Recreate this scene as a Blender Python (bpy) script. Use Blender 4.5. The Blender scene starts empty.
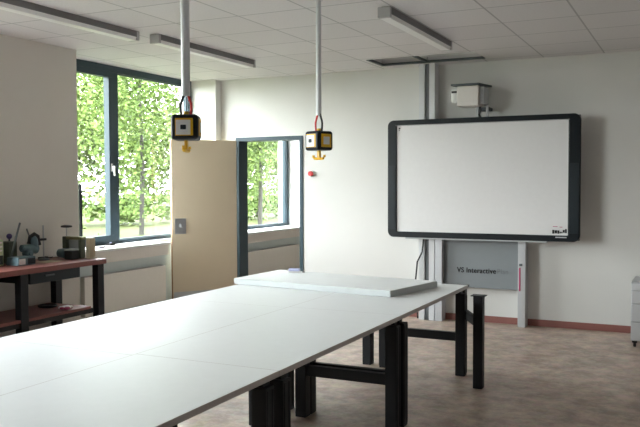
import bpy, bmesh, math, random
from mathutils import Vector, Matrix
random.seed(7)
scene = bpy.context.scene
C = scene.collection

# ------------------------------------------------------------------ materials
def nt(name):
    m = bpy.data.materials.new(name); m.use_nodes = True
    n = m.node_tree.nodes; l = m.node_tree.links
    return m, n, l, n['Principled BSDF']

def mat(name, col, rough=.6, metal=0., noise=0., nscale=20., bump=0., spec=.5):
    m, n, l, b = nt(name)
    b.inputs['Roughness'].default_value = rough
    b.inputs['Metallic'].default_value = metal
    b.inputs['Specular IOR Level'].default_value = spec
    c = tuple(col) + (1,)
    tc = n.new('ShaderNodeTexCoord')
    nz = n.new('ShaderNodeTexNoise'); nz.inputs['Scale'].default_value = nscale; nz.inputs['Detail'].default_value = 5
    l.new(tc.outputs['Object'], nz.inputs['Vector'])
    mx = n.new('ShaderNodeMix'); mx.data_type = 'RGBA'
    k = max(noise, .03)
    mx.inputs[6].default_value = tuple(v * (1 - k) for v in col) + (1,)
    mx.inputs[7].default_value = tuple(min(1, v * (1 + k)) for v in col) + (1,)
    l.new(nz.outputs['Fac'], mx.inputs[0]); l.new(mx.outputs[2], b.inputs['Base Color'])
    if bump:
        bp = n.new('ShaderNodeBump'); bp.inputs['Strength'].default_value = bump; bp.inputs['Distance'].default_value = .01
        l.new(nz.outputs['Fac'], bp.inputs['Height']); l.new(bp.outputs['Normal'], b.inputs['Normal'])
    return m

def glass_mat(name, tint=(.93, .97, .95), refl=.06):
    m, n, l, b = nt(name); n.remove(b)
    out = n['Material Output']
    t = n.new('ShaderNodeBsdfTransparent'); t.inputs[0].default_value = tuple(tint) + (1,)
    g = n.new('ShaderNodeBsdfGlossy'); g.inputs['Roughness'].default_value = .02
    lw = n.new('ShaderNodeLayerWeight'); lw.inputs[0].default_value = .5
    p = n.new('ShaderNodeMath'); p.operation = 'POWER'; p.inputs[1].default_value = 5; l.new(lw.outputs['Facing'], p.inputs[0])
    f = n.new('ShaderNodeMath'); f.operation = 'MULTIPLY_ADD'; f.inputs[1].default_value = .6; f.inputs[2].default_value = .03; l.new(p.outputs[0], f.inputs[0])
    mx = n.new('ShaderNodeMixShader')
    l.new(f.outputs[0], mx.inputs[0]); l.new(t.outputs[0], mx.inputs[1]); l.new(g.outputs[0], mx.inputs[2])
    l.new(mx.outputs[0], out.inputs[0])
    return m

def ceiling_mat():
    m, n, l, b = nt('ceiling_tiles')
    tc = n.new('ShaderNodeTexCoord')
    mp = n.new('ShaderNodeMapping'); mp.inputs['Location'].default_value = (.265, .17, 0)
    l.new(tc.outputs['Object'], mp.inputs[0])
    br = n.new('ShaderNodeTexBrick'); br.offset = 0.; br.squash = 1.
    br.inputs['Scale'].default_value = 1.; br.inputs['Brick Width'].default_value = .625; br.inputs['Row Height'].default_value = .625
    br.inputs['Mortar Size'].default_value = .009; br.inputs['Mortar Smooth'].default_value = .3
    br.inputs['Color1'].default_value = (.63, .61, .62, 1); br.inputs['Color2'].default_value = (.68, .655, .665, 1)
    br.inputs['Mortar'].default_value = (.40, .39, .40, 1)
    l.new(mp.outputs[0], br.inputs['Vector'])
    nz = n.new('ShaderNodeTexNoise'); nz.inputs['Scale'].default_value = 90; l.new(tc.outputs['Object'], nz.inputs['Vector'])
    rp = n.new('ShaderNodeMapRange'); rp.inputs[3].default_value = .9; rp.inputs[4].default_value = 1.06
    l.new(nz.outputs['Fac'], rp.inputs[0])
    mx = n.new('ShaderNodeMix'); mx.data_type = 'RGBA'; mx.blend_type = 'MULTIPLY'; mx.inputs[0].default_value = 1
    l.new(br.outputs['Color'], mx.inputs[6]); l.new(rp.outputs[0], mx.inputs[7])
    l.new(mx.outputs[2], b.inputs['Base Color']); b.inputs['Roughness'].default_value = .8
    return m

def floor_mat():
    m, n, l, b = nt('mottled_linoleum')
    tc = n.new('ShaderNodeTexCoord')
    n1 = n.new('ShaderNodeTexNoise'); n1.inputs['Scale'].default_value = 5; n1.inputs['Detail'].default_value = 8; n1.inputs['Roughness'].default_value = .75
    n2 = n.new('ShaderNodeTexVoronoi'); n2.inputs['Scale'].default_value = 16
    l.new(tc.outputs['Object'], n1.inputs['Vector']); l.new(tc.outputs['Object'], n2.inputs['Vector'])
    r1 = n.new('ShaderNodeValToRGB'); e = r1.color_ramp.elements
    e[0].position = .40; e[0].color = (.30, .205, .15, 1); e[1].position = .62; e[1].color = (.53, .40, .305, 1)
    l.new(n1.outputs['Fac'], r1.inputs[0])
    mx = n.new('ShaderNodeMix'); mx.data_type = 'RGBA'; mx.blend_type = 'OVERLAY'; mx.inputs[0].default_value = .08
    l.new(r1.outputs[0], mx.inputs[6]); l.new(n2.outputs['Color'], mx.inputs[7])
    hs = n.new('ShaderNodeHueSaturation'); hs.inputs['Saturation'].default_value = .82
    l.new(mx.outputs[2], hs.inputs['Color']); l.new(hs.outputs[0], b.inputs['Base Color'])
    b.inputs['Roughness'].default_value = .42
    return m

def leaf_mat(name, c1, c2):
    m, n, l, b = nt(name)
    tc = n.new('ShaderNodeTexCoord')
    nz = n.new('ShaderNodeTexNoise'); nz.inputs['Scale'].default_value = 1.6; nz.inputs['Detail'].default_value = 6
    l.new(tc.outputs['Object'], nz.inputs['Vector'])
    r = n.new('ShaderNodeValToRGB'); r.color_ramp.elements[0].position = .35; r.color_ramp.elements[1].position = .65
    r.color_ramp.elements[0].color = tuple(c1) + (1,); r.color_ramp.elements[1].color = tuple(c2) + (1,)
    l.new(nz.outputs['Fac'], r.inputs[0]); l.new(r.outputs[0], b.inputs['Base Color'])
    b.inputs['Roughness'].default_value = .7; b.inputs['Specular IOR Level'].default_value = .15
    return m

M = {}
M['wall'] = mat('wall_paint', (.66, .655, .635), .75, noise=.02, nscale=4, bump=.03)
M['wall_unseen'] = mat('unseen_wall_dark', (.36, .34, .33), .75, noise=.02, nscale=4)  # unseen right and front walls, darkened to cut bounced fill light
M['wall_grey'] = mat('grey_wall_paint', (.63, .60, .56), .8, noise=.02, nscale=4, bump=.03)
M['ceiling'] = ceiling_mat()
M['floor'] = floor_mat()
M['base'] = mat('red_brown_baseboard', (.25, .095, .08), .55, noise=.12, nscale=6)
M['frame'] = mat('blue_grey_window_paint', (.042, .068, .084), .45, spec=.25)
M['glass'] = glass_mat('window_glass')
M['sill'] = mat('white_sill', (.82, .82, .82), .4)
M['niche'] = mat('niche_paint', (.62, .69, .69), .7)
M['apron'] = mat('apron_paint', (.76, .73, .69), .7)
M['radiator'] = mat('radiator_enamel', (.76, .73, .68), .45)
M['door'] = mat('maple_veneer', (.65, .545, .40), .5, noise=.05, nscale=3)
M['door_edge'] = mat('door_edge_wood', (.40, .22, .12), .5)
M['steel'] = mat('brushed_steel', (.42, .43, .45), .35, .9, noise=.08, nscale=40)
M['alu'] = mat('grey_aluminium', (.50, .51, .53), .45, .35)
M['alu_dark'] = mat('dark_grey_metal', (.10, .115, .125), .5, .3)
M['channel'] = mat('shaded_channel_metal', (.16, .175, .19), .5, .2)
M['lining'] = mat('pale_lining_board', (.75, .75, .75), .8)
M['alu_light'] = mat('light_grey_lacquer', (.62, .63, .65), .45, .1)
M['table'] = mat('white_laminate', (.73, .745, .755), .42, noise=.01, spec=.35)
M['board_edge_shade'] = mat('shaded_board_edge', (.50, .53, .54), .5)  # board sides greyer than the top: shade put into the colour
M['table_edge'] = mat('table_edge_band', (.47, .43, .42), .5)
M['black'] = mat('black_powder_coat', (.009, .010, .013), .5, spec=.3)
M['black_gloss'] = mat('black_plastic', (.007, .010, .013), .4, spec=.25)
M['black_soft'] = mat('charcoal_plastic', (.012, .018, .023), .45, spec=.3)
M['white_plastic'] = mat('white_plastic', (.75, .75, .74), .4)
M['cream'] = mat('offwhite_plastic', (.72, .69, .66), .45)
M['screen'] = mat('whiteboard_surface', (.69, .685, .69), .3, noise=.01)
M['panel_grey'] = mat('grey_panel_laminate', (.205, .225, .242), .5)
M['yellow'] = mat('yellow_plastic', (.78, .44, .015), .4)
M['red'] = mat('red_plastic', (.62, .03, .03), .4)
M['pink'] = mat('pink_label', (.42, .05, .14), .5)
M['redwood'] = mat('red_brown_worktop', (.20, .062, .052), .5, noise=.25, nscale=9)
M['olive'] = mat('olive_hammered_paint', (.15, .14, .06), .45, .2)
M['beige'] = mat('beige_paint', (.40, .34, .22), .5)
M['mint'] = mat('pale_green_plastic', (.55, .63, .42), .5)
M['darkgreen'] = mat('dark_green_paint', (.06, .075, .05), .5)
M['teal'] = mat('blue_grey_machine_paint', (.11, .17, .20), .35, .3)
M['violet'] = mat('dark_violet_plastic', (.06, .04, .14), .4)
M['paper'] = mat('white_paper', (.85, .85, .85), .7)
M['paleblue'] = mat('pale_blue_plastic', (.48, .50, .75), .5)
M['concrete'] = mat('facade_render', (.55, .55, .53), .9, noise=.1, nscale=3)
M['plenum'] = mat('grey_plenum_sheet', (.36, .38, .39), .7)
M['diffuser'] = mat('prismatic_diffuser', (.78, .77, .77), .35, noise=.06, nscale=150)
M['housing'] = mat('grey_light_housing', (.16, .155, .16), .5)
M['lightgrey'] = mat('pale_grey_cap', (.45, .44, .45), .5)
M['ink'] = mat('black_ink', (.008, .008, .01), .6)
M['ink_grey'] = mat('grey_ink', (.15, .165, .18), .6)
M['grass'] = leaf_mat('meadow_grass', (.026, .033, .005), (.042, .049, .010))
M['leaf1'] = leaf_mat('birch_leaves', (.040, .068, .012), (.105, .15, .036))
M['leaf2'] = leaf_mat('ash_leaves', (.033, .060, .012), (.090, .130, .032))
M['leaf3'] = leaf_mat('willow_leaves', (.06, .09, .02), (.13, .17, .055))
M['leaf4'] = leaf_mat('hazy_far_leaves', (.05, .075, .02), (.10, .13, .045))
M['bark'] = mat('grey_bark', (.022, .02, .016), .9, noise=.4, nscale=8, bump=.3)

# ------------------------------------------------------------------ mesh helpers
class MB:
    """collects shapes into one bmesh"""
    def __init__(s): s.bm = bmesh.new()
    def _add(s, t, mi=0):
        for f in t.faces: f.material_index = mi
        me = bpy.data.meshes.new('tmp'); t.to_mesh(me); t.free(); s.bm.from_mesh(me); bpy.data.meshes.remove(me)
    def box(s, x0, x1, y0, y1, z0, z1, bev=0., seg=2, mat=0, rot=None, about=None):
        t = bmesh.new(); bmesh.ops.create_cube(t, size=1)
        for v in t.verts:
            v.co = Vector((x0 + (v.co.x + .5) * (x1 - x0), y0 + (v.co.y + .5) * (y1 - y0), z0 + (v.co.z + .5) * (z1 - z0)))
        if bev: bmesh.ops.bevel(t, geom=t.edges[:], offset=bev, segments=seg, affect='EDGES', profile=.5)
        if rot is not None: bmesh.ops.transform(t, matrix=Matrix.Translation(about) @ rot @ Matrix.Translation(-Vector(about)), verts=t.verts)
        s._add(t, mat); return s
    def cyl(s, a, b, r, r2=None, seg=16, mat=0, bev=0.):
        a, b = Vector(a), Vector(b); d = b - a
        t = bmesh.new(); bmesh.ops.create_cone(t, cap_ends=True, segments=seg, radius1=r, radius2=r if r2 is None else r2, depth=d.length)
        if bev:
            bmesh.ops.bevel(t, geom=[e for e in t.edges if abs(e.verts[0].co.z - e.verts[1].co.z) < 1e-6], offset=bev, segments=2, affect='EDGES')
        q = d.to_track_quat('Z', 'Y').to_matrix().to_4x4()
        bmesh.ops.transform(t, matrix=Matrix.Translation((a + b) / 2) @ q, verts=t.verts)
        s._add(t, mat); return s
    def tube(s, pts, r, seg=8, mat=0):
        pts = [Vector(p) for p in pts]
        t = bmesh.new(); rings = []
        for i, p in enumerate(pts):
            d = (pts[min(i + 1, len(pts) - 1)] - pts[max(i - 1, 0)]).normalized()
            up = Vector((0, 0, 1)) if abs(d.z) < .9 else Vector((1, 0, 0))
            u = d.cross(up).normalized(); v = d.cross(u)
            rr = r[i] if isinstance(r, (list, tuple)) else r
            rings.append([t.verts.new(p + rr * (math.cos(2 * math.pi * k / seg) * u + math.sin(2 * math.pi * k / seg) * v)) for k in range(seg)])
        for A, B in zip(rings, rings[1:]):
            for k in range(seg): t.faces.new((A[k], A[(k + 1) % seg], B[(k + 1) % seg], B[k]))
        t.faces.new(rings[0][::-1]); t.faces.new(rings[-1])
        s._add(t, mat); return s
    def lathe(s, prof, c, seg=20, mat=0):
        t = bmesh.new(); rings = []
        for r, z in prof:
            rings.append([t.verts.new((c[0] + max(r, 1e-4) * math.cos(2 * math.pi * k / seg), c[1] + max(r, 1e-4) * math.sin(2 * math.pi * k / seg), c[2] + z)) for k in range(seg)])
        for A, B in zip(rings, rings[1:]):
            for k in range(seg): t.faces.new((A[k], A[(k + 1) % seg], B[(k + 1) % seg], B[k]))
        t.faces.new(rings[0][::-1]); t.faces.new(rings[-1])
        s._add(t, mat); return s
    def sphere(s, c, r, mat=0, sc=(1, 1, 1)):
        t = bmesh.new(); bmesh.ops.create_uvsphere(t, u_segments=16, v_segments=10, radius=r)
        for v in t.verts: v.co = Vector((v.co.x * sc[0] + c[0], v.co.y * sc[1] + c[1], v.co.z * sc[2] + c[2]))
        s._add(t, mat); return s
    def prism(s, poly, axis, a0, a1, mat=0):
        """polygon extruded along axis ('x' -> poly is (y,z), 'y' -> (x,z), 'z' -> (x,y))"""
        f = {'x': lambda p, a: (a, p[0], p[1]), 'y': lambda p, a: (p[0], a, p[1]), 'z': lambda p, a: (p[0], p[1], a)}[axis]
        t = bmesh.new()
        A = [t.verts.new(f(p, a0)) for p in poly]; B = [t.verts.new(f(p, a1)) for p in poly]
        n = len(poly)
        t.faces.new(A); t.faces.new(B[::-1])
        for k in range(n): t.faces.new((A[k], B[k], B[(k + 1) % n], A[(k + 1) % n]))
        bmesh.ops.recalc_face_normals(t, faces=t.faces[:])
        s._add(t, mat); return s
    def build(s, name, m, parent=None, smooth=True):
        ms = m if isinstance(m, (list, tuple)) else [m]
        me = bpy.data.meshes.new(name); 
        # move mesh origin to its base centre (in the parent's frame)
        s.bm.verts.ensure_lookup_table()
        xs = [v.co for v in s.bm.verts]
        o0 = Vector(((min(v.x for v in xs) + max(v.x for v in xs)) / 2, (min(v.y for v in xs) + max(v.y for v in xs)) / 2, min(v.z for v in xs)))
        if smooth == 'world': o0 = Vector((0, 0, 0))
        for v in s.bm.verts: v.co -= o0
        s.bm.to_mesh(me); s.bm.free()
        for x in ms: me.materials.append(x)
        if smooth is True:
            me.shade_smooth()
            try: me.set_sharp_from_angle(angle=math.radians(32))
            except Exception: pass
        o = bpy.data.objects.new(name, me); C.objects.link(o)
        o.location = o0
        if smooth is True:
            wn = o.modifiers.new('weighted', 'WEIGHTED_NORMAL'); wn.keep_sharp = True
        if parent is not None: o.parent = parent
        return o

def tag(o, label, cat, group=None):
    o['label'] = label; o['category'] = cat
    if group: o['group'] = group
    return o
def thing(name, label, cat, loc=(0, 0, 0), rz=0., group=None):
    o = bpy.data.objects.new(name, None); o.empty_display_size = .1; C.objects.link(o)
    o.location = loc; o.rotation_euler = (0, 0, rz)
    return tag(o, label, cat, group)
def struct(o, label=None, cat=None):
    o['kind'] = 'structure'
    if label: o['label'] = label
    if cat: o['category'] = cat
    return o
def dup(root, loc, rz, label, group=None):
    r = root.copy(); C.objects.link(r); r.location = loc; r.rotation_euler = (0, 0, rz); r['label'] = label
    if group: r['group'] = group
    for ch in list(root.children):
        c = ch.copy(); C.objects.link(c); c.parent = r
        for g in list(ch.children):
            d = g.copy(); C.objects.link(d); d.parent = c
    return r
def text_mesh(body, size, name, m, parent, loc, rot, bold=0.):
    cu = bpy.data.curves.new(name, 'FONT'); cu.body = body; cu.size = size; cu.extrude = .0008; cu.space_character = 1.1; cu.offset = bold * .3
    tmp = bpy.data.objects.new('tmp_text', cu); C.objects.link(tmp)
    bpy.context.view_layer.update()
    dg = bpy.context.evaluated_depsgraph_get()
    me = bpy.data.meshes.new_from_object(tmp.evaluated_get(dg)); me.name = name
    if bold:
        bm = bmesh.new()
        for dx in (-.0022, 0, .0022):
            k = len(bm.verts); bm.from_mesh(me); bm.verts.ensure_lookup_table()
            for v in bm.verts[k:]: v.co.x += dx
        bm.to_mesh(me); bm.free()
    me.materials.clear(); me.materials.append(m)
    w = max(v.co.x for v in me.vertices)
    bpy.data.objects.remove(tmp)
    o = bpy.data.objects.new(name, me); C.objects.link(o); o.parent = parent; o.location = loc; o.rotation_euler = rot
    return o, w

# ------------------------------------------------------------------ room dimensions (metres; camera stands at x=0,y=0)
CZ = 2.97          # ceiling
XI = -5.72         # inner face of the window wall
XW = -6.15         # window plane
XO = -6.30         # outer face
YB = 8.75          # back wall
YB2 = 8.95
YE = 13.2          # end of next room
XR = 1.9; YF = -2.6
HX0, HX1, HY0, HY1 = -3.32, -2.10, 8.02, 8.50   # hole in the ceiling

# floor
b = MB(); b.box(XO, XR + .15, YF - .15, YE + .1, -.12, 0)
struct(b.build('floor', M['floor'], smooth='world'), 'brown mottled linoleum floor of the room')
# ceiling with an opening
b = MB()
b.box(XO, XR + .15, YF - .15, HY0, CZ, CZ + .06); b.box(XO, XR + .15, HY1, YE + .1, CZ, CZ + .06)
b.box(XO, HX0, HY0, HY1, CZ, CZ + .06); b.box(HX1, XR + .15, HY0, HY1, CZ, CZ + .06)
struct(b.build('ceiling', M['ceiling'], smooth='world'), 'suspended ceiling of off-white mineral tiles')
b = MB(); b.box(XO, XR + .15, YF - .15, YE + .1, CZ + .45, CZ + .6); b.box(XO, XO + .1, YF - .15, YE + .1, CZ + .06, CZ + .45); b.box(XR + .05, XR + .15, YF - .15, YE + .1, CZ + .06, CZ + .45)
b.box(XO + .1, XR + .05, YF - .15, YF - .05, CZ + .06, CZ + .45); b.box(XO + .1, XR + .05, YE, YE + .1, CZ + .06, CZ + .45)
struct(b.build('ceiling', M['plenum'], smooth='world'), 'grey slab above the suspended ceiling')
# plenum lining around the opening
op = thing('ceiling_opening', 'open tile gap in the ceiling above the interactive board, dark inside', 'ceiling opening', (-2.71, 8.26, CZ))
hw, hd_ = (HX1 - HX0) / 2, (HY1 - HY0) / 2
b = MB(); b.box(-hw, hw, hd_, hd_ + .02, .0605, .40); b.box(-hw - .02, -hw, -hd_, hd_, .0605, .40); b.box(hw, hw + .02, -hd_, hd_, .0605, .40); b.box(-hw, hw, -hd_ - .02, -hd_, .0605, .40)
b.build('lining', M['lining'], op, smooth=False)
b = MB(); b.box(-hw, hw, hd_ - .02, hd_ - .001, -.008, .02); b.box(-hw + .001, -hw + .026, -hd_ + .001, hd_ - .02, -.008, .02); b.box(-.08, -.055, -hd_ + .001, hd_ - .02, .0, .025)
b.build('rim', M['alu_dark'], op, smooth=False)
b = MB(); b.box(-.36, -.32, -.2, hd_ - .02, .10, .2); b.build('rail', M['black_soft'], op, smooth=False)

# back wall with doorway
DX0, DX1, DZ = -5.49, -4.49, 2.205
b = MB()
b.box(XO, DX0, YB, YB2, 0, CZ); b.box(DX1, XR + .15, YB, YB2, 0, CZ); b.box(DX0, DX1, YB, YB2, DZ, CZ)
struct(b.build('wall_back', M['wall'], smooth='world'), 'off-white back wall carrying the interactive board')
b = MB(); b.box(XR, XR + .15, YF, YE, 0, CZ); struct(b.build('wall_right', M['wall_unseen'], smooth='world'))
b = MB(); b.box(XO, XR + .15, YF - .15, YF, 0, CZ); struct(b.build('wall_front', M['wall_unseen'], smooth='world'))
b = MB(); b.box(XO, XR + .15, YE, YE + .1, 0, CZ); struct(b.build('wall_far', M['wall'], smooth='world'), 'end wall of the next room')
# window wall: grey pier, parapets, pilaster, lintels none (windows reach the ceiling)
bays = [(.7, 4.3), (6.08, 8.62), (9.2, 11.36)]  # first bay holds the added unseen window
b = MB(); b.box(XO, XI, 4.3, 6.072, 0, CZ); b.box(XO, XI, YF - .15, .7, 0, CZ)
struct(b.build('wall_left', M['wall_grey'], smooth='world'), 'grey wall pier behind the workbench')
b = MB(); b.box(XO, XI, 8.62, YB, 0, CZ); struct(b.build('wall_left_pilaster', M['wall'], smooth='world'))
b = MB(); b.box(XO, XI, YB2, 9.2, 0, CZ); b.box(XO, XI, 11.36, YE, 0, CZ); struct(b.build('wall_left_next_room', M['wall'], smooth='world'), 'window wall of the next room')
b = MB()
for y0, y1 in bays:
    b.box(XO, -6.10, y0, y1, 0, .885); b.box(-6.10, -5.80, y0, 7.6 if y0 == 6.08 else y1, 0, .866)
struct(b.build('wall_left_parapet', M['niche'], smooth='world'), 'low parapet wall below the windows')

def window(n, y0, y1, posts, label, detail=False):
    w = bpy.data.objects.new('window_%d' % n, None); C.objects.link(w); w.location = (XW, y0, .885); struct(w, label)
    H = CZ - .885 - .002
    L = y1 - y0
    x0, x1 = -.03, .05
    b = MB()
    b.box(x0, x1, 0, L, 0, .055, .004); b.box(x0, x1, 0, L, H - .075, H, .004)
    b.box(x0, x1, 0, .07, .055, H - .075, .004); b.box(x0, x1, L - .085, L, .055, H - .075, .004)
    for p in posts: b.box(x0, x1, p - y0 - .055, p - y0 + .055, .055, H - .075, .004)
    b.build('window_frame', M['frame'], w)
    edges = [y0 + .07] + [v for p in posts for v in (p - .055, p + .055)] + [y1 - .085]
    for i in range(0, len(edges), 2):
        a, c = edges[i] - y0, edges[i + 1] - y0
        sash = (i % 4 == 0 and len(posts) > 0)
        k = .065 if sash else .012
        b = MB(); zz0, zz1 = .055, H - .075
        X0, X1 = (-.012, .065) if sash else (-.02, .03)
        b.box(X0, X1, a, c, zz0, zz0 + k, .003); b.box(X0, X1, a, c, zz1 - k, zz1, .003)
        b.box(X0, X1, a, a + k, zz0 + k, zz1 - k, .003); b.box(X0, X1, c - k, c, zz0 + k, zz1 - k, .003)
        s = b.build('sash', M['frame'], w)
        b = MB(); b.box(.0 - .004, .004, a + k, c - k, zz0 + k, zz1 - k); b.build('pane', M['glass'], s).location -= s.location
        if sash and detail:
            b = MB(); b.box(.065, .075, c - .045, c - .02, .86, .95, .003); b.cyl((.075, c - .033, .91), (.11, c - .033, .91), .009)
            b.box(.10, .118, c - .043, c - .023, .81, .92, .005)
            h = b.build('handle', M['white_plastic'], w); h['label'] = 'white window handle'
    return w
window(1, 6.08, 8.62 + .0, [7.09], 'large blue-grey framed window right of the grey pier', True)
window(2, 9.2, 11.36, [9.7], 'window of the next room seen through the doorway')
window(3, .7, 4.3, [1.6], 'added unseen window left of the workbench, lighting the tables')  # not in view, added and sized to brighten the table fronts

# sills, aprons, radiators
def sill(n, y0, y1, label):
    b = MB(); b.box(-6.09, XI + .03, y0, y1, .868, .90, .006)
    struct(b.build('trim_%d' % n, M['sill']), label)
    b = MB(); b.box(-5.798, XI, y0 + .02, y1 - .02, .745, .868, .003)
    struct(b.build('trim_%d' % (n + 1), M['apron']))
def radiator(y0, y1, label):
    r = thing('radiator', label, 'radiator', (-5.752, (y0 + y1) / 2, .2), 0, 'radiators under the windows')
    L = (y1 - y0) / 2
    b = MB(); b.box(-.033, .033, -L, L, 0, .42, .012)
    b.build('panel', M['radiator'], r)
    b = MB()
    k = int(L * 2 / .05)
    for i in range(k):
        y = -L + .025 + i * .05
        b.box(-.025, .025, y - .018, y + .018, .42, .426)
    b.build('grille', M['lightgrey'], r)
    for s in (-1, 1):
        b = MB(); b.box(-.047, -.033, s * (L - .25) - .02, s * (L - .25) + .02, .1, .34); b.build('bracket', M['lightgrey'], r)
    b = MB(); b.tube([(0, -L + .06, 0), (0, -L + .06, -.12), (-.03, -L + .06, -.17), (-.03, -L + .06, -.2)], .012); b.build('pipe', M['lightgrey'], r)
sill(1, 6.082, 7.60, 'white sill board below the large window')
sill(3, 9.2, 11.36, 'white sill board in the next room')
sill(5, .7, 4.3, 'sill of the added unseen window left of the workbench')
b = MB(); b.box(-6.098, -6.06, 7.60, 8.618, .86, .90, .004); struct(b.build('trim_9', M['sill']))
radiator(6.14, 7.52, 'long pale panel radiator under the large window, partly behind the workbench')
radiator(9.3, 11.0, 'pale panel radiator under the window beyond the doorway')
b = MB(); b.box(XI + .002, XI + .017, 4.3, 6.08, 0, .075, .003); struct(b.build('baseboard_left', M['base']))
b = MB(); b.box(DX1 + .06, XR, YB - .016, YB, 0, .075, .003); struct(b.build('baseboard_back', M['base']), 'red-brown baseboard along the back wall')
b = MB(); b.box(-5.80, -5.785, 6.09, 7.59, 0, .1, .003); struct(b.build('baseboard_niche', M['base']))

# ------------------------------------------------------------------ door
d = bpy.data.objects.new('door_1', None); C.objects.link(d); d.location = (DX0, YB, 0); struct(d, 'open doorway with blue-grey frame and pale wooden door leaf swung into the room')
b = MB()
b.box(0, .05, -.012, .21, 0, DZ - .05, .004); b.box(.95, 1.0, -.012, .21, 0, DZ - .05, .004); b.box(0, 1.0, -.012, .21, DZ - .05, DZ, .004)
b.build('door_frame', M['frame'], d)
ang = math.atan2(8.02 - 8.735, -5.98 + 5.475)
lw = math.hypot(.505, .715) + .01
leaf = MB().box(0, lw, -.042, 0, .012, 2.165, .003).build('door_leaf', M['door'], d)
piv = Vector((.015, -.015, 0))
R4 = Matrix.Translation(piv) @ Matrix.Rotation(ang, 4, 'Z')
leaf.matrix_local = R4 @ Matrix.Translation(leaf.location)
def on_leaf(b, name, m, lab=None):
    o = b.build(name, m, leaf); o.location -= Vector((lw / 2, -.021, .012))
    if lab: o['label'] = lab
    return o
# the leaf's room side is +y of its own frame (faces the camera side)
side = 1
on_leaf(MB().box(lw - .18, lw - .03, -.0005, .006, 0.955, 1.155, .002), 'lock_plate', M['steel'], 'square steel lock plate on the door leaf')
on_leaf(MB().cyl((lw - .105, .006, 1.065), (lw - .105, .045, 1.065), .010).box(lw - .12, lw - .085, .035, .055, 1.04, 1.09, .006), 'handle', M['steel'])
on_leaf(MB().box(.02, lw - .01, -.0005, .004, .015, .21, .001), 'kick_plate', M['alu'], 'grey metal kick plate along the foot of the door')
on_leaf(MB().box(lw - .0005, lw + .006, -.04, -.002, .014, 2.163, .001), 'edge_band', M['door_edge'], 'reddish wooden lipping on the closing edge')
for z in (.25, 1.95):
    on_leaf(MB().cyl((-.004, .006, z), (-.004, .006, z + .13), .010, bev=.002), 'hinge', M['alu_dark'])

# ------------------------------------------------------------------ tables
def table_top(b, x0, x1, y0, y1):
    b.box(x0, x1, y0, y1, 0, .03, .003)
def make_table(name, label, cx, cy, w, L, leg_y, ins, group='white work tables pushed together'):
    t = thing(name, label, 'table', (cx, cy, 0), 0, group)
    tp = MB().box(-w / 2, w / 2, -L / 2, L / 2, .712, .74, .002).build('tabletop', M['table'], t)
    b = MB()
    for s in (-1, 1):
        b.box(s * w / 2 - .0015, s * w / 2 + .0015, -L / 2, L / 2, .7125, .7395)
        b.box(-w / 2, w / 2, s * L / 2 - .0012, s * L / 2 + .0012, .7125, .7395)
    e = b.build('edge_band', M['table_edge'], tp, smooth=False); e.location -= tp.location; e['label'] = 'greyish edge band'
    for y in leg_y:
        for s in (-1, 1):
            x = s * (w / 2 - ins[0 if s < 0 else 1])
            g = MB(); g.box(x - .04, x + .04, y - .04, y + .04, .0, .684, .006)
            for k in (-1, 1):
                g.box(x + s * .0395, x + s * .044, y + k * .022 - .007, y + k * .022 + .007, .02, .67, .001)
            g.build('leg', M['black'], t)
        MB().box(-w / 2 + ins[0] + .04, w / 2 - ins[1] - .04, y - .022, y + .022, .285, .358, .006).build('stretcher', M['black'], t)
        MB().box(-w / 2 + .02, w / 2 - .02, y - .03, y + .03, .684, .712, .003).build('top_rail', M['black'], t)
    for s in (-1, 1):
        ya, yb_ = min(leg_y) + .03, max(leg_y) - .03
        MB().box(s * (w / 2 - .19) - .015, s * (w / 2 - .19) + .015, ya, yb_, .672, .712, .003).build('side_rail', M['black'], t)
    return t
SX = -2.535
XE = -1.708
wR = XE - SX; wL = SX + 3.50
cxR = (XE + SX) / 2; cxL = (SX - 3.50) / 2
g = .0015
def tbl(label, row, y0, y1, leg, ins=None):
    cx, w = (cxR, wR - 2 * g) if row == 'R' else (cxL, wL - 2 * g)
    L = y1 - y0 - 2 * g; cy = (y0 + y1) / 2
    make_table('work_table', label, cx, cy, w, L, [v - cy for v in leg], ins or ((.125, .042) if row == 'R' else (.06, .06)))
tbl('white topped work table at the far end by the bare leg frame', 'R', 4.72, 6.35, (4.765, 6.235), (.125, .024))
tbl('white topped work table in the middle of the aisle side, black legs in full view', 'R', 3.08, 4.72, (3.16, 4.675))
tbl('nearest white topped work table on the aisle side', 'R', 1.44, 3.08, (1.55, 3.0))
tbl('white topped work table under the left half of the loose board, window side', 'L', 4.69, 6.33, (4.77, 6.28), (.06, .048))
tbl('white topped work table on the window side nearest the workbench', 'L', 3.05, 4.69, (3.12, 4.37, 4.465))
tbl('nearest white topped work table on the window side', 'L', 1.41, 3.05, (1.5, 2.9))
# loose board lying on the tables
b = MB()
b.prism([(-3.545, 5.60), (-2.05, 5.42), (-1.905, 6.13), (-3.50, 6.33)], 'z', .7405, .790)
lbo = b.build('loose_board', [M['table'], M['board_edge_shade']], smooth=False)
for p in lbo.data.polygons: p.material_index = 0 if abs(p.normal.z) > .5 else 1  # top keeps the laminate, sides take the painted-in shade
lb = tag(lbo, 'thick white board lying loose across the far end of the tables', 'board')
bv = lb.modifiers.new('bevel', 'BEVEL'); bv.width = .004; bv.segments = 2
er = thing('board_eraser', 'small pale blue eraser lying on the far edge of the loose white board', 'eraser', (-3.27, 6.19, .7905), .3)
MB().box(-.05, .05, -.025, .025, .012, .036, .006).build('grip', M['paleblue'], er)
MB().box(-.052, .052, -.027, .027, 0, .012, .002).build('felt', M['white_plastic'], er)
MB().cyl((.07, 0, .004), (.095, 0, .004), .004).build('cap', M['ink'], er)
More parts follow.
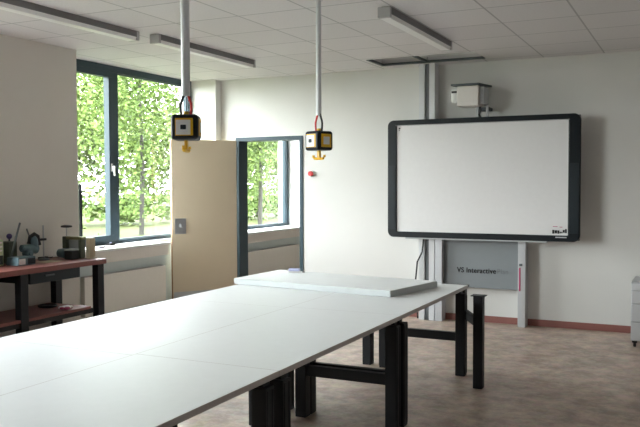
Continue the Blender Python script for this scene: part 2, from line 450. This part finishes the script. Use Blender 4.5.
# bare leg frame
lf = thing('bare_leg_frame', 'bare black table leg frame without a top, standing past the table end', 'leg frame', (-1.50, 5.90, 0))
for (x, y) in ((0, 0), (-.283, .53)):
    lg = MB().box(x - .037, x + .037, y - .037, y + .037, 0, .72, .005).build('leg', M['black'], lf)
    f = MB().box(x - .055, x + .055, y - .045, y + .045, .72, .728, .002).build('flange', M['black'], lg); f.location -= lg.location
a = math.atan2(.53, -.283)
b = MB(); b.box(.035, math.hypot(.283, .53) - .035, -.02, .02, .47, .54, .004, rot=Matrix.Rotation(a, 4, 'Z'), about=(0, 0, 0))
b.build('stretcher', M['black'], lf)

# ------------------------------------------------------------------ interactive board on its lift columns
ib = thing('interactive_board', 'large white interactive board in a rounded black frame on grey lift columns', 'interactive board', (-2.167, 8.5, 0))
def rrect(w0, w1, z0, z1, r, n=6):
    pts = []
    for cx, cz, a0 in ((w1 - r, z1 - r, 0), (w0 + r, z1 - r, 90), (w0 + r, z0 + r, 180), (w1 - r, z0 + r, 270)):
        for k in range(n + 1):
            a_ = math.radians(a0 + 90 * k / n); pts.append((cx + r * math.cos(a_), cz + r * math.sin(a_)))
    return pts
BX0, BX1, BZ0, BZ1 = -1.078, 1.078, .968, 2.325
bx0, bx1, bz0, bz1 = -.967, .955, 1.034, 2.260
def ring(b, outer, inner, y0, y1):
    t = bmesh.new(); n = len(outer)
    O0 = [t.verts.new((p[0], y0, p[1])) for p in outer]; I0 = [t.verts.new((p[0], y0, p[1])) for p in inner]
    O1 = [t.verts.new((p[0], y1, p[1])) for p in outer]; I1 = [t.verts.new((p[0], y1, p[1])) for p in inner]
    for k in range(n):
        j = (k + 1) % n
        t.faces.new((O0[k], I0[k], I0[j], O0[j])); t.faces.new((O1[k], O1[j], I1[j], I1[k]))
        t.faces.new((O0[k], O0[j], O1[j], O1[k])); t.faces.new((I0[k], I1[k], I1[j], I0[j]))
    bmesh.ops.recalc_face_normals(t, faces=t.faces[:]); b._add(t)
b = MB(); ring(b, rrect(BX0, BX1, BZ0, BZ1, .07), rrect(bx0, bx1, bz0, bz1, .006), -.012, .05)
fr = b.build('frame', M['black_gloss'], ib)
bvm = fr.modifiers.new('bevel', 'BEVEL'); bvm.width = .008; bvm.segments = 2; bvm.limit_method = 'ANGLE'
MB().box(BX0 + .01, BX1 - .01, .05, .075, BZ0 + .01, BZ1 - .01, .004).build('back_panel', M['alu_dark'], ib)
MB().box(bx0 - .004, bx1 + .004, .003, .012, bz0 - .004, bz1 + .004).build('writing_surface', M['screen'], ib)
b = MB()
for s in (-1, 1):
    x0, x1 = (BX0 + .012, bx0 - .02) if s < 0 else (bx1 + .02, BX1 - .012)
    o = MB().box(x0, x1, -.0165, -.011, BZ0 + .09, 1.80, .002).build('side_strip', M['black_soft'], ib)
MB().box(bx0 - .012, bx1 + .012, -.0135, -.011, bz1 + .001, bz1 + .006).build('highlight_strip', M['alu'], ib)
# printed marks on the surface
b = MB(); b.box(-.945, -.925, .0005, .003, 2.222, 2.238); b.box(-.945, -.932, .0005, .003, 2.205, 2.213)
b.build('corner_mark', M['ink'], ib)
b = MB(); x = .795
for w_, h_, dz in ((.022, .04, .0), (.026, .034, .003), (.02, .036, .0), (.014, .018, .004), (.012, .014, .006), (.02, .03, .012), (.018, .044, .008)):
    b.box(x, x + w_, .0005, .003, 1.052 + dz, 1.052 + dz + h_, .001); x += w_ + .003
b.build('corner_logo', M['ink'], ib)
MB().box(.80, .85, .001, .003, 1.125, 1.131).box(.87, .90, .001, .003, 1.12, 1.126).build('fine_print', M['pink'], ib)
MB().box(.83, .945, -.0145, -.0115, 1.008, 1.020, .001).build('badge', M['alu'], ib)
MB().box(-.86, .74, -.01, .06, .952, .968, .003).build('pen_tray', M['plenum'], ib)
# columns
def col(x0, x1, y0, y1, z0, z1, m, n, lab=None):
    o = MB().box(x0, x1, y0, y1, z0, z1, .003).build(n, m, ib)
    if lab: o['label'] = lab
    return o
yo = -8.5; xo = 2.167
col(-2.895 + xo, -2.826 + xo, 8.585 + yo, 8.735 + yo, 0, CZ + .3, M['alu_light'], 'ceiling_column', 'pale grey column running up into the ceiling opening')
col(-2.84 + xo, -2.76 + xo, 8.61 + yo, 8.73 + yo, .0, CZ + .3, M['channel'], 'column_channel')
col(-2.772 + xo, -2.705 + xo, 8.585 + yo, 8.735 + yo, 0, CZ + .3, M['alu_light'], 'ceiling_column')
col(-2.698 + xo, -2.615 + xo, 8.565 + yo + .02, 8.735 + yo, 0, 1.0, M['alu'], 'lift_leg', 'left grey lift leg')
lr = col(-1.750 + xo, -1.668 + xo, 8.565 + yo + .02, 8.735 + yo, 0, 1.0, M['alu'], 'lift_leg')
col(-1.737 + xo, -1.720 + xo, 8.58 + yo, 8.587 + yo, .40, .66, M['pink'], 'warning_strip', 'thin pink label strip')
col(-1.735 + xo, -1.70 + xo, 8.579 + yo, 8.587 + yo, .68, .705, M['alu_dark'], 'bolt_cover')
col(-2.7 + xo, -1.66 + xo, 8.58 + yo, 8.74 + yo, 1.0, 1.16, M['alu'], 'cross_beam')
lp = col(-2.614 + xo, -1.751 + xo, 8.66 + yo, 8.68 + yo, .40, 1.0, M['panel_grey'], 'lower_panel', 'grey panel with printed lettering')
o, w1 = text_mesh('VS Interactive', .098, 'lettering', M['ink'], ib, (-2.455 + xo, 8.6585 + yo, .572), (math.pi / 2, 0, 0), .0032)
o2, w2 = text_mesh('Plan', .098, 'lettering', M['ink_grey'], ib, (-2.455 + xo + w1 + .012, 8.6585 + yo, .572), (math.pi / 2, 0, 0), 0)
sc_ = .447 / (w1)
o.scale = (sc_, 1, 1) if sc_ < 1 else (1, 1, 1)
if sc_ < 1: o.scale = (sc_, sc_ ** .5, 1); o2.location.x = -2.455 + xo + w1 * sc_ + .012; o2.scale = (sc_, sc_ ** .5, 1)
MB().tube([(-2.83 + xo, 8.57 + yo, .97), (-2.84 + xo, 8.55 + yo, .80), (-2.90 + xo, 8.55 + yo, .68), (-2.925 + xo, 8.56 + yo, .45), (-2.92 + xo, 8.58 + yo, .2), (-2.91 + xo, 8.6 + yo, .012)], .010).build('cable', M['ink'], ib)

# projector above the board
pj = thing('projector', 'small white short-throw projector on a bracket above the interactive board', 'projector', (-2.265, 8.46, 2.385))
MB().box(-.115, .125, -.11, .16, .055, .275, .012).build('body', M['cream'], pj)
MB().box(-.195, -.112, -.07, .15, .10, .255, .025, 3).build('lens_housing', M['white_plastic'], pj)
MB().box(-.185, -.125, -.078, -.069, .205, .228, .003).build('lens', M['ink'], pj)
MB().prism([(-.18, -.12), (.13, -.12), (.20, .2), (-.12, .2)], 'z', .28, .30).build('mount_plate', M['alu_dark'], pj)
MB().box(.126, .175, -.06, .16, .075, .265, .01).build('rear_vent', M['plenum'], pj)
for x in (.06, .17):
    MB().box(x - .012, x + .012, .10, .13, -.35, .07, .002).build('post', M['alu'], pj)
MB().tube([(.10, .05, .06), (.11, .06, .02), (.09, .075, -.03), (.115, .08, -.1), (.115, .08, -.2)], .012).build('cable', M['ink'], pj)
MB().box(.04, .19, .13, .28, .02, .055, .003).build('bracket', M['alu_dark'], pj)

# ------------------------------------------------------------------ ceiling lights
def make_light(label, loc, L):
    t = thing('ceiling_light', label, 'ceiling light', loc, 0, 'linear fluorescent ceiling lights')
    MB().prism([(-.05, 0), (.05, 0), (.05, -.052), (-.046, -.052)], 'y', -L / 2, L / 2).build('housing', M['housing'], t)
    MB().prism([(-.055, -.052), (.044, -.052), (.036, -.082), (-.046, -.082)], 'y', -L / 2 + .03, L / 2 - .03).build('diffuser', M['diffuser'], t)
    for s in (-1, 1):
        MB().box(-.054, .052, s * (L / 2 - .012) - .018, s * (L / 2 - .012) + .018, -.084, -.001, .006).build('end_cap', M['lightgrey'], t)
    return t
make_light('long grey fluorescent light in the top left corner, nearer of the window row', (-4.58, 4.74, CZ), 1.72)
make_light('long grey fluorescent light in the window row, behind the hanging pole', (-4.48, 6.62, CZ), 1.72)
make_light('grey fluorescent light on the ceiling in front of the interactive board', (-2.2, 6.53, CZ), 1.70)

# ------------------------------------------------------------------ hanging power units
def power_unit(label, x, y, rz, zpole, yellow_faces, zbox, pr, hook_turn):
    t = thing('hanging_power_unit', label, 'power outlet', (x, y, zbox), rz, 'power units hanging from ceiling poles')
    zc = CZ - zbox
    MB().cyl((0, 0, zpole - zbox), (0, 0, zc), pr, seg=20).build('pole', M['alu_light'], t)
    MB().cyl((0, 0, zc - .02), (0, 0, zc), .035, seg=24, bev=.004).build('ceiling_flange', M['alu_light'], t)
    zb = zpole - zbox
    def loop(dx, m, nm, sgn):
        pts = [(dx * .3, 0, zb + .02), (dx * .8 + sgn * .0, 0, zb - .02), (dx * 1.2, 0, (zb + .145) / 2), (dx, 0, .14)]
        P = []
        for k in range(13):
            u = k / 12 * 3; i = min(int(u), 2); f = u - i
            p0, p1, p2, p3 = [Vector(pts[max(0, min(3, i + q))]) for q in (-1, 0, 1, 2)]
            P.append(.5 * ((2 * p1) + (p2 - p0) * f + (2 * p0 - 5 * p1 + 4 * p2 - p3) * f * f + (3 * p1 - p0 - 3 * p2 + p3) * f ** 3))
        MB().tube(P, .0075).build(nm, m, t)
    loop(.026 if yellow_faces == 1 else -.03, M['red'], 'red_cable', 1)
    loop(-.026 if yellow_faces == 1 else .03, M['ink'], 'black_cable', -1)
    MB().box(-.078, .078, -.078, .078, 0, .145, .022, 4).build('socket_box', M['black_gloss'], t)
    MB().cyl((0, 0, .14), (0, 0, .165), .016, seg=14).build('cable_gland', M['yellow'], t)
    for k in range(4):
        rot = Matrix.Rotation(k * math.pi / 2, 4, 'Z')
        yel = (k % 2 == 1)
        b = MB(); b.box(-.05, .05, -.0815, -.077, .024, .122, .003, rot=rot, about=(0, 0, 0))
        f = b.build('socket_surround', M['yellow'], t); f['label'] = 'yellow socket surround'
        b = MB()
        if yel: b.box(-.03, .03, -.085, -.081, .045, .101, .003, rot=rot, about=(0, 0, 0))
        else: b.box(-.046, .036, -.085, -.081, .028, .112, .003, rot=rot, about=(0, 0, 0))
        s = b.build('socket_plate', M['white_plastic'], f); s.location -= f.location
        b = MB()
        if not yel:
            b.box(-.02, .012, -.0865, -.0845, .058, .084, .003, rot=rot, about=(0, 0, 0))
            s2 = b.build('socket_hole', M['black_soft'], f); s2.location -= f.location
    # anchor shaped hook in the x-z plane
    b = MB(); b.box(-.013, .013, -.009, .009, -.05, .003, .003)
    b.tube([(-.058, 0, -.032), (-.060, 0, -.046), (-.048, 0, -.057), (-.02, 0, -.06), (0, 0, -.058), (.02, 0, -.06), (.048, 0, -.057), (.060, 0, -.046), (.058, 0, -.032)], .010, seg=10)
    h = b.build('hook', M['yellow'], t); h.rotation_euler.z = hook_turn
    return t
power_unit('cubic black power outlet with yellow hook on the nearer ceiling pole, before the window', -2.63, 3.66, math.radians(27), 2.10, 1, 1.847, .0255, math.radians(82))
pu = power_unit('cubic black power outlet with yellow anchor hook on the farther ceiling pole', -2.535, 5.2, math.radians(-21), 2.105, 2, 1.842, .0195, 0)

# alarm button
t = thing('alarm_button', 'small red alarm button on the back wall beside the doorway', 'button', (-4.37, YB, 1.72))
MB().cyl((0, -.016, 0), (0, 0, 0), .042, seg=24, bev=.003).build('rosette', M['white_plastic'], t)
MB().cyl((0, -.05, 0), (0, -.016, 0), .030, .034, seg=20, bev=.004).build('push_button', M['red'], t)

# ------------------------------------------------------------------ drawer pedestal
t = thing('drawer_pedestal', 'light grey drawer pedestal on black casters at the right picture edge', 'drawer pedestal', (-.33, 8.25, 0))
MB().box(-.215, .215, -.26, .29, .065, .635, .004).build('carcass', M['alu'], t)
z = .075
for hh in (.175, .175, .12, .07):
    dr = MB().box(-.21, .21, -.279, -.26, z, z + hh - .006, .003).build('drawer', M['alu_light'], t)
    MB().box(-.06, .06, -.292, -.279, z + hh - .045, z + hh - .03, .003).build('handle', M['alu_dark'], dr).location -= dr.location
    z += hh + .004
for x in (-.18, .18):
    for y in (-.22, .25):
        c = MB().cyl((x - .012, y, .032), (x + .012, y, .032), .031, seg=18, bev=.003).box(x - .022, x + .022, y - .03, y + .03, .045, .0655).build('caster', M['ink'], t)

# ------------------------------------------------------------------ workbench at the window wall
wb = thing('workbench', 'dark workbench with red-brown top and shelf against the grey wall', 'workbench', (-5.40, 4.86, 0))
MB().box(-.295, .295, -.95, .925, .832, .88, .006).build('worktop', M['redwood'], wb)
for (x, y) in ((.24, .865), (.24, -.075), (-.235, .80), (-.235, -.13), (.24, -.88), (-.235, -.88)):
    MB().box(x - .036, x + .036, y - .042, y + .042, 0, .832, .004).build('leg', M['black'], wb)
MB().box(-.27, .27, -.83, .73, .42, .445, .004).build('shelf', M['redwood'], wb)
for x in (.235, -.235):
    MB().box(x - .02, x + .02, -.81, .73 if x < 0 else .78, .375, .42, .003).build('shelf_rail', M['black'], wb)
MB().box(-.02, .02, -.80, .72, .16, .21, .003).build('lower_rail', M['black'], wb)
MB().box(-.25, .25, .74, .78, .16, .21, .003).build('lower_rail', M['black'], wb)
dr = MB().box(-.2, .262, .0, .60, .735, .832, .004).build('drawer', M['black_soft'], wb)
MB().box(.262, .28, .16, .27, .79, .802, .002).build('handle', M['alu_dark'], dr).location -= dr.location

# things on the bench
T = .8805
c = thing('meter_case', 'pale green instrument case with black lower half at the left end of the workbench', 'instrument case', (-5.54, 4.79, T))
MB().box(-.07, .07, -.09, .09, 0, .235, .008).build('body', M['mint'], c)
MB().box(.07, .078, -.075, .075, .015, .095, .003).build('lower_front', M['ink'], c)
for z in (.13, .165, .2): MB().box(.07, .076, -.07, .07, z, z + .014, .002).build('vent_slot', M['paper'], c)
c = thing('green_housing', 'dark green upright housing with violet ball knob beside the pale case', 'machine housing', (-5.62, 5.07, T))
MB().box(-.06, .06, -.055, .045, 0, .20, .008).build('body', M['darkgreen'], c)
MB().cyl((0, .01, .20), (0, .01, .225), .008).build('stem', M['alu_dark'], c)
MB().sphere((0, .01, .245), .026).build('ball_knob', M['violet'], c)
c = thing('steel_box', 'low steel apparatus box standing on the front of the workbench', 'apparatus box', (-5.40, 5.02, T))
MB().box(-.07, .07, -.11, .09, 0, .075, .006).build('body', M['teal'], c)
MB().box(.07, .074, -.10, -.03, .01, .06, .002).build('front_plate', M['white_plastic'], c)
MB().box(.07, .074, .0, .085, .01, .06, .002).build('dark_plate', M['black_soft'], c)
c = thing('lever_arm', 'long grey lever rod leaning up out of the workbench clutter', 'lever', (-5.50, 4.97, T))
MB().box(-.018, .018, -.03, .03, 0, .03, .004).build('foot', M['alu_dark'], c)
MB().cyl((0, 0, .02), (.0, .125, .37), .011, .009, seg=12).build('rod', M['alu_dark'], c)
c = thing('bench_grinder', 'blue-grey bench drill with dark lever arm in the middle of the workbench clutter', 'bench tool', (-5.52, 5.22, T))
MB().lathe([(.05, 0), (.052, .02), (.03, .03), (.026, .08)], (0, 0, 0)).build('pedestal', M['alu_dark'], c)
MB().cyl((-.02, -.035, .085), (.05, -.035, .085), .04, seg=24, bev=.006).cyl((.05, -.035, .085), (.062, -.035, .085), .018, seg=16).build('wheel', M['teal'], c)
MB().cyl((0, -.10, .135), (0, .08, .12), .032, .05, seg=20, bev=.008).sphere((0, .05, .17), .05, sc=(.9, .8, 1.5)).build('motor', M['teal'], c)
MB().tube([(0, -.01, .17), (0, .01, .235), (0, .06, .255), (0, .10, .235), (0, .125, .15)], [.02, .018, .02, .018, .014]).build('lever', M['ink'], c)
MB().cyl((0, .0, .24), (0, -.03, .31), .007).build('pin', M['alu_dark'], c)
c = thing('lab_stand', 'thin laboratory stand with small clamp on a dark foot, on the workbench', 'lab stand', (-5.55, 5.42, T))
MB().lathe([(.055, 0), (.055, .012), (.015, .02), (.012, .03)], (0, 0, 0)).build('foot', M['alu_dark'], c)
MB().cyl((0, 0, .02), (0, 0, .33), .007).build('rod', M['steel'], c)
MB().box(-.012, .012, -.035, .03, .185, .207, .004).build('clamp', M['ink'], c)
c = thing('hand_press', 'olive framed hand press with dark wheel on the right end of the workbench', 'press', (-5.435, 5.70, T), -math.pi / 2)
MB().box(-.04, .04, -.115, -.07, 0, .21, .006).build('side_column', M['darkgreen'], c)
MB().box(-.035, .035, -.09, .12, .18, .21, .005).build('top_bar', M['olive'], c)
MB().box(-.03, .035, .085, .115, .0, .18, .005).build('side_column', M['darkgreen'], c)
MB().box(-.02, .0, -.07, .085, .07, .175, .003).build('back_plate', M['plenum'], c)
MB().cyl((0, -.095, .21), (0, -.095, .30), .006).build('spindle', M['steel'], c)
MB().lathe([(.02, .293), (.052, .297), (.055, .306), (.05, .314), (.02, .320)], (0, -.095, 0)).build('wheel', M['ink'], c)
c = thing('beige_slab', 'upright beige metal slab at the right corner of the workbench', 'metal slab', (-5.245, 5.72, T))
MB().box(-.025, .025, -.04, .04, 0, .20, .005).build('plate', M['beige'], c)
MB().box(-.04, .04, -.045, .045, 0, .012, .002).build('foot', M['beige'], c)
c = thing('small_motor', 'small black motor with grey drum in front of the hand press', 'motor', (-5.35, 5.585, T), -math.pi / 2)
MB().box(-.05, .05, -.055, .04, 0, .085, .008).build('body', M['ink'], c)
MB().box(-.05, .05, -.055, .04, .085, .10, .004).build('cover', M['plenum'], c)
MB().cyl((0, -.06, .055), (0, -.17, .055), .052, .04, seg=22, bev=.008).build('drum', M['teal'], c)
o = MB().prism([(-.08, -.10), (.08, -.12), (.09, .10), (-.07, .11)], 'z', 0, .004).build('paper_sheet', M['beige'])
o.location = (-5.38, 5.32, T); tag(o, 'pale sheet lying flat on the workbench between stand and press', 'paper')
o = thing('mains_plug', 'dark small plug lying near the wheel at the rear of the workbench', 'plug', (-5.64, 5.50, T))
MB().box(-.02, .02, -.05, .05, 0, .022, .006).build('plug_body', M['ink'], o)
MB().tube([(0, .05, .01), (.02, .09, .008), (-.01, .13, .008)], .005).build('cord', M['ink'], o)
# on the shelf
S = .4455
o = tag(MB().lathe([(.06, 0), (.085, .006), (.09, .02), (.082, .026), (.07, .012), (.0, .010)], (0, 0, 0)).build('dark_dish', M['ink']), 'flat dark dish on the lower shelf of the workbench', 'dish')
o.location = (-5.45, 5.36, S)
o = thing('cleaning_cloth', 'crumpled red and white cloth on the workbench shelf', 'cloth', (-5.20, 5.36, S + .004))
b = MB()
for k in range(9):
    b.sphere((random.uniform(-.05, .05), random.uniform(-.06, .06), .014), random.uniform(.02, .03), sc=(1.2, 1.2, .5))
b.build('white_fold', M['paper'], o)
b = MB()
for k in range(5):
    b.sphere((random.uniform(.0, .06), random.uniform(-.08, -.0), .016), random.uniform(.018, .026), sc=(1.2, 1.2, .55))
b.build('red_fold', M['pink'], o)

# things on the sill
o = tag(MB().box(-.09, .10, -.14, .14, 0, .004, .001).build('paper_sheet', M['paper']), 'white papers lying on the window sill', 'paper'); o.location = (-5.93, 7.15, .9005); o.rotation_euler.z = .25
o = thing('sill_gadget', 'small dark gadget on the window sill by the mullion', 'gadget', (-6.0, 6.87, .9005))
MB().box(-.03, .03, -.045, .045, 0, .022, .006).build('body', M['ink'], o); MB().cyl((0, .0, .02), (0, .0, .034), .012).build('button', M['paleblue'], o)
o = thing('marker_pen', 'dark pen lying at the left end of the window sill', 'pen', (-5.80, 6.50, .9005), .3)
MB().cyl((0, -.06, .009), (0, .05, .009), .009).build('barrel', M['violet'], o); MB().cyl((0, .05, .009), (0, .075, .009), .0085).build('cap', M['ink'], o)
o = thing('upright_bar', 'tall thin black bar standing on the sill against the edge of the grey wall', 'bar', (-5.748, 6.128, .9005))
MB().box(-.014, .014, -.012, .014, .012, .70, .003).build('shaft', M['black_soft'], o)
MB().box(-.03, .03, -.03, .04, 0, .012, .002).build('foot', M['black_soft'], o)

# ------------------------------------------------------------------ outdoors
b = MB(); b.box(-90, XO, -40, 110, -.5, -.30)
gr = struct(b.build('ground', M['grass'], smooth='world'), 'bright green meadow outside the windows')
def crown(n, c, rad, lsz, seed):
    rnd = random.Random(seed); t = bmesh.new()
    clumps = []
    for k in range(26):
        while True:
            p = Vector((rnd.uniform(-1, 1), rnd.uniform(-1, 1), rnd.uniform(-1, 1)))
            if p.length < 1: break
        clumps.append(Vector((c[0] + p.x * rad[0] * .85, c[1] + p.y * rad[1] * .85, c[2] + p.z * rad[2] * .85)))
    for k in range(n):
        q = clumps[rnd.randrange(len(clumps))]
        p = q + Vector((rnd.gauss(0, .24) * rad[0], rnd.gauss(0, .24) * rad[1], rnd.gauss(0, .2) * rad[2]))
        a = Vector((rnd.gauss(0, 1), rnd.gauss(0, 1), rnd.gauss(0, .6))).normalized(); bb = a.orthogonal().normalized()
        bb = (Matrix.Rotation(rnd.uniform(0, 6.28), 3, a) @ bb); s = lsz * rnd.uniform(.6, 1.3)
        vs = [t.verts.new(p + a * s), t.verts.new(p + bb * s * .55), t.verts.new(p - a * s), t.verts.new(p - bb * s * .55)]
        t.faces.new(vs)
    return t
def tree(name, label, x, y, h, r, lm, n=2600, lsz=.17, base=.28, seed=1):
    t = thing(name, label, 'tree', (x, y, -.3), 0, 'trees outside the windows')
    MB().tube([(0, 0, 0), (.06, .03, h * .25), (-.05, .05, h * .5), (.05, 0, h * .8)], [.10, .075, .055, .03], seg=10).build('trunk', M['bark'], t)
    m = MB(); cz = h * (base + (1 - base) / 2)
    m._add(crown(n, (0, 0, cz), (r, r, h * (1 - base) / 2), lsz, seed)); m.build('crown', lm, t, smooth=False)
    return t
tree('birch_tree', 'light green birch seen through the narrow left window pane', -17.0, 15.6, 9.0, 2.4, M['leaf1'], 11000, .085, .06, 3)
tree('ash_tree', 'bushy green tree in the middle of the wide window pane', -18.6, 23.0, 10.5, 2.5, M['leaf2'], 12000, .085, .05, 5)
tree('willow_tree', 'pale green tree toward the right side of the wide window pane', -22.5, 38.0, 13.0, 3.2, M['leaf3'], 8000, .12, .12, 9)
tree('ash_tree', 'green tree filling the left half of the window beyond the doorway', -15.6, 26.6, 10.5, 2.1, M['leaf2'], 11000, .085, .04, 12)
tree('birch_tree', 'farther tree behind the birch, above the grass in the left pane', -30.0, 27.0, 14.0, 4.4, M['leaf3'], 9000, .15, .12, 15)
tree('willow_tree', 'tall hazy tree behind the gap between birch and ash', -37.0, 43.0, 17.0, 4.2, M['leaf1'], 9000, .15, .12, 18)
b = MB()
for k in range(15):
    b._add(crown(4200, (-52 + k * 2.4, 30 + k * 5.0, 5.2), (4.2, 4.4, 6.4), .25, 40 + k))
hd = tag(b.build('treeline_foliage', M['leaf4'], smooth=False), 'hazy continuous line of tall trees at the far side of the meadow', 'treeline'); hd['kind'] = 'stuff'
b = MB()
for k in range(14):
    b._add(crown(1100, (-26 + k * 1.1, 21 + k * 3.6, .55), (1.6, 1.8, .75), .14, 80 + k))
hd = tag(b.build('bush_foliage', M['leaf2'], smooth=False), 'low tangle of bushes in the meadow under the trees', 'bushes'); hd['kind'] = 'stuff'

# ------------------------------------------------------------------ light
w = bpy.data.worlds.new('sky'); scene.world = w; w.use_nodes = True
n = w.node_tree.nodes; l = w.node_tree.links
bg = n['Background']
tc = n.new('ShaderNodeTexCoord'); sx = n.new('ShaderNodeSeparateXYZ'); l.new(tc.outputs['Generated'], sx.inputs[0])
rp = n.new('ShaderNodeValToRGB'); rp.color_ramp.elements[0].position = .48; rp.color_ramp.elements[0].color = (.60, .58, .60, 1)
rp.color_ramp.elements[1].position = .75; rp.color_ramp.elements[1].color = (.92, .93, 1.0, 1)
e = rp.color_ramp.elements.new(.52); e.color = (1., .97, .98, 1)
mr = n.new('ShaderNodeMapRange'); mr.inputs[1].default_value = -1; mr.inputs[2].default_value = 1
l.new(sx.outputs['Z'], mr.inputs[0]); l.new(mr.outputs[0], rp.inputs[0]); l.new(rp.outputs[0], bg.inputs[0])
bg.inputs[1].default_value = 7.0
for i, (y0, y1) in enumerate(bays):
    la = bpy.data.lights.new('window_portal', 'AREA'); la.shape = 'RECTANGLE'; la.size = CZ - .9; la.size_y = y1 - y0
    la.cycles.is_portal = True
    o = bpy.data.objects.new('window_portal', la); C.objects.link(o); o.location = (XO - .02, (y0 + y1) / 2, (CZ + .9) / 2)
    o.rotation_euler = (0, -math.pi / 2, 0)
su = bpy.data.lights.new('sun', 'SUN'); su.energy = 3.; su.angle = math.radians(12); su.color = (1, .96, .88)
o = bpy.data.objects.new('sun', su); C.objects.link(o); o.rotation_euler = (math.radians(38), math.radians(22), math.radians(0)); o.location = (10, 0, 20)

# ------------------------------------------------------------------ camera (solved from the photo's vanishing points)
cam = bpy.data.cameras.new('camera'); cam.sensor_width = 36; cam.sensor_fit = 'HORIZONTAL'; cam.lens = 772.19 / 640 * 36
co = bpy.data.objects.new('camera', cam); C.objects.link(co)
yaw, pit, rol = .45252, -.03931, -.003535
f = Vector((-math.sin(yaw) * math.cos(pit), math.cos(yaw) * math.cos(pit), math.sin(pit)))
r0 = Vector((math.cos(yaw), math.sin(yaw), 0)); u0 = r0.cross(f)
r = math.cos(rol) * r0 + math.sin(rol) * u0; u = -math.sin(rol) * r0 + math.cos(rol) * u0
mw = Matrix((r, u, -f)).transposed().to_4x4(); mw.translation = Vector((0, 0, 1.6))
co.matrix_world = mw
cam.clip_start = .05; cam.clip_end = 300
scene.camera = co
scene.view_settings.view_transform = 'Standard'
scene.view_settings.look = 'None'
scene.view_settings.exposure = 2.1
scene.cycles.max_bounces = 12; scene.cycles.diffuse_bounces = 8; scene.cycles.transparent_max_bounces = 12
scene.cycles.use_denoising = True
scene.cycles.sample_clamp_indirect = 10
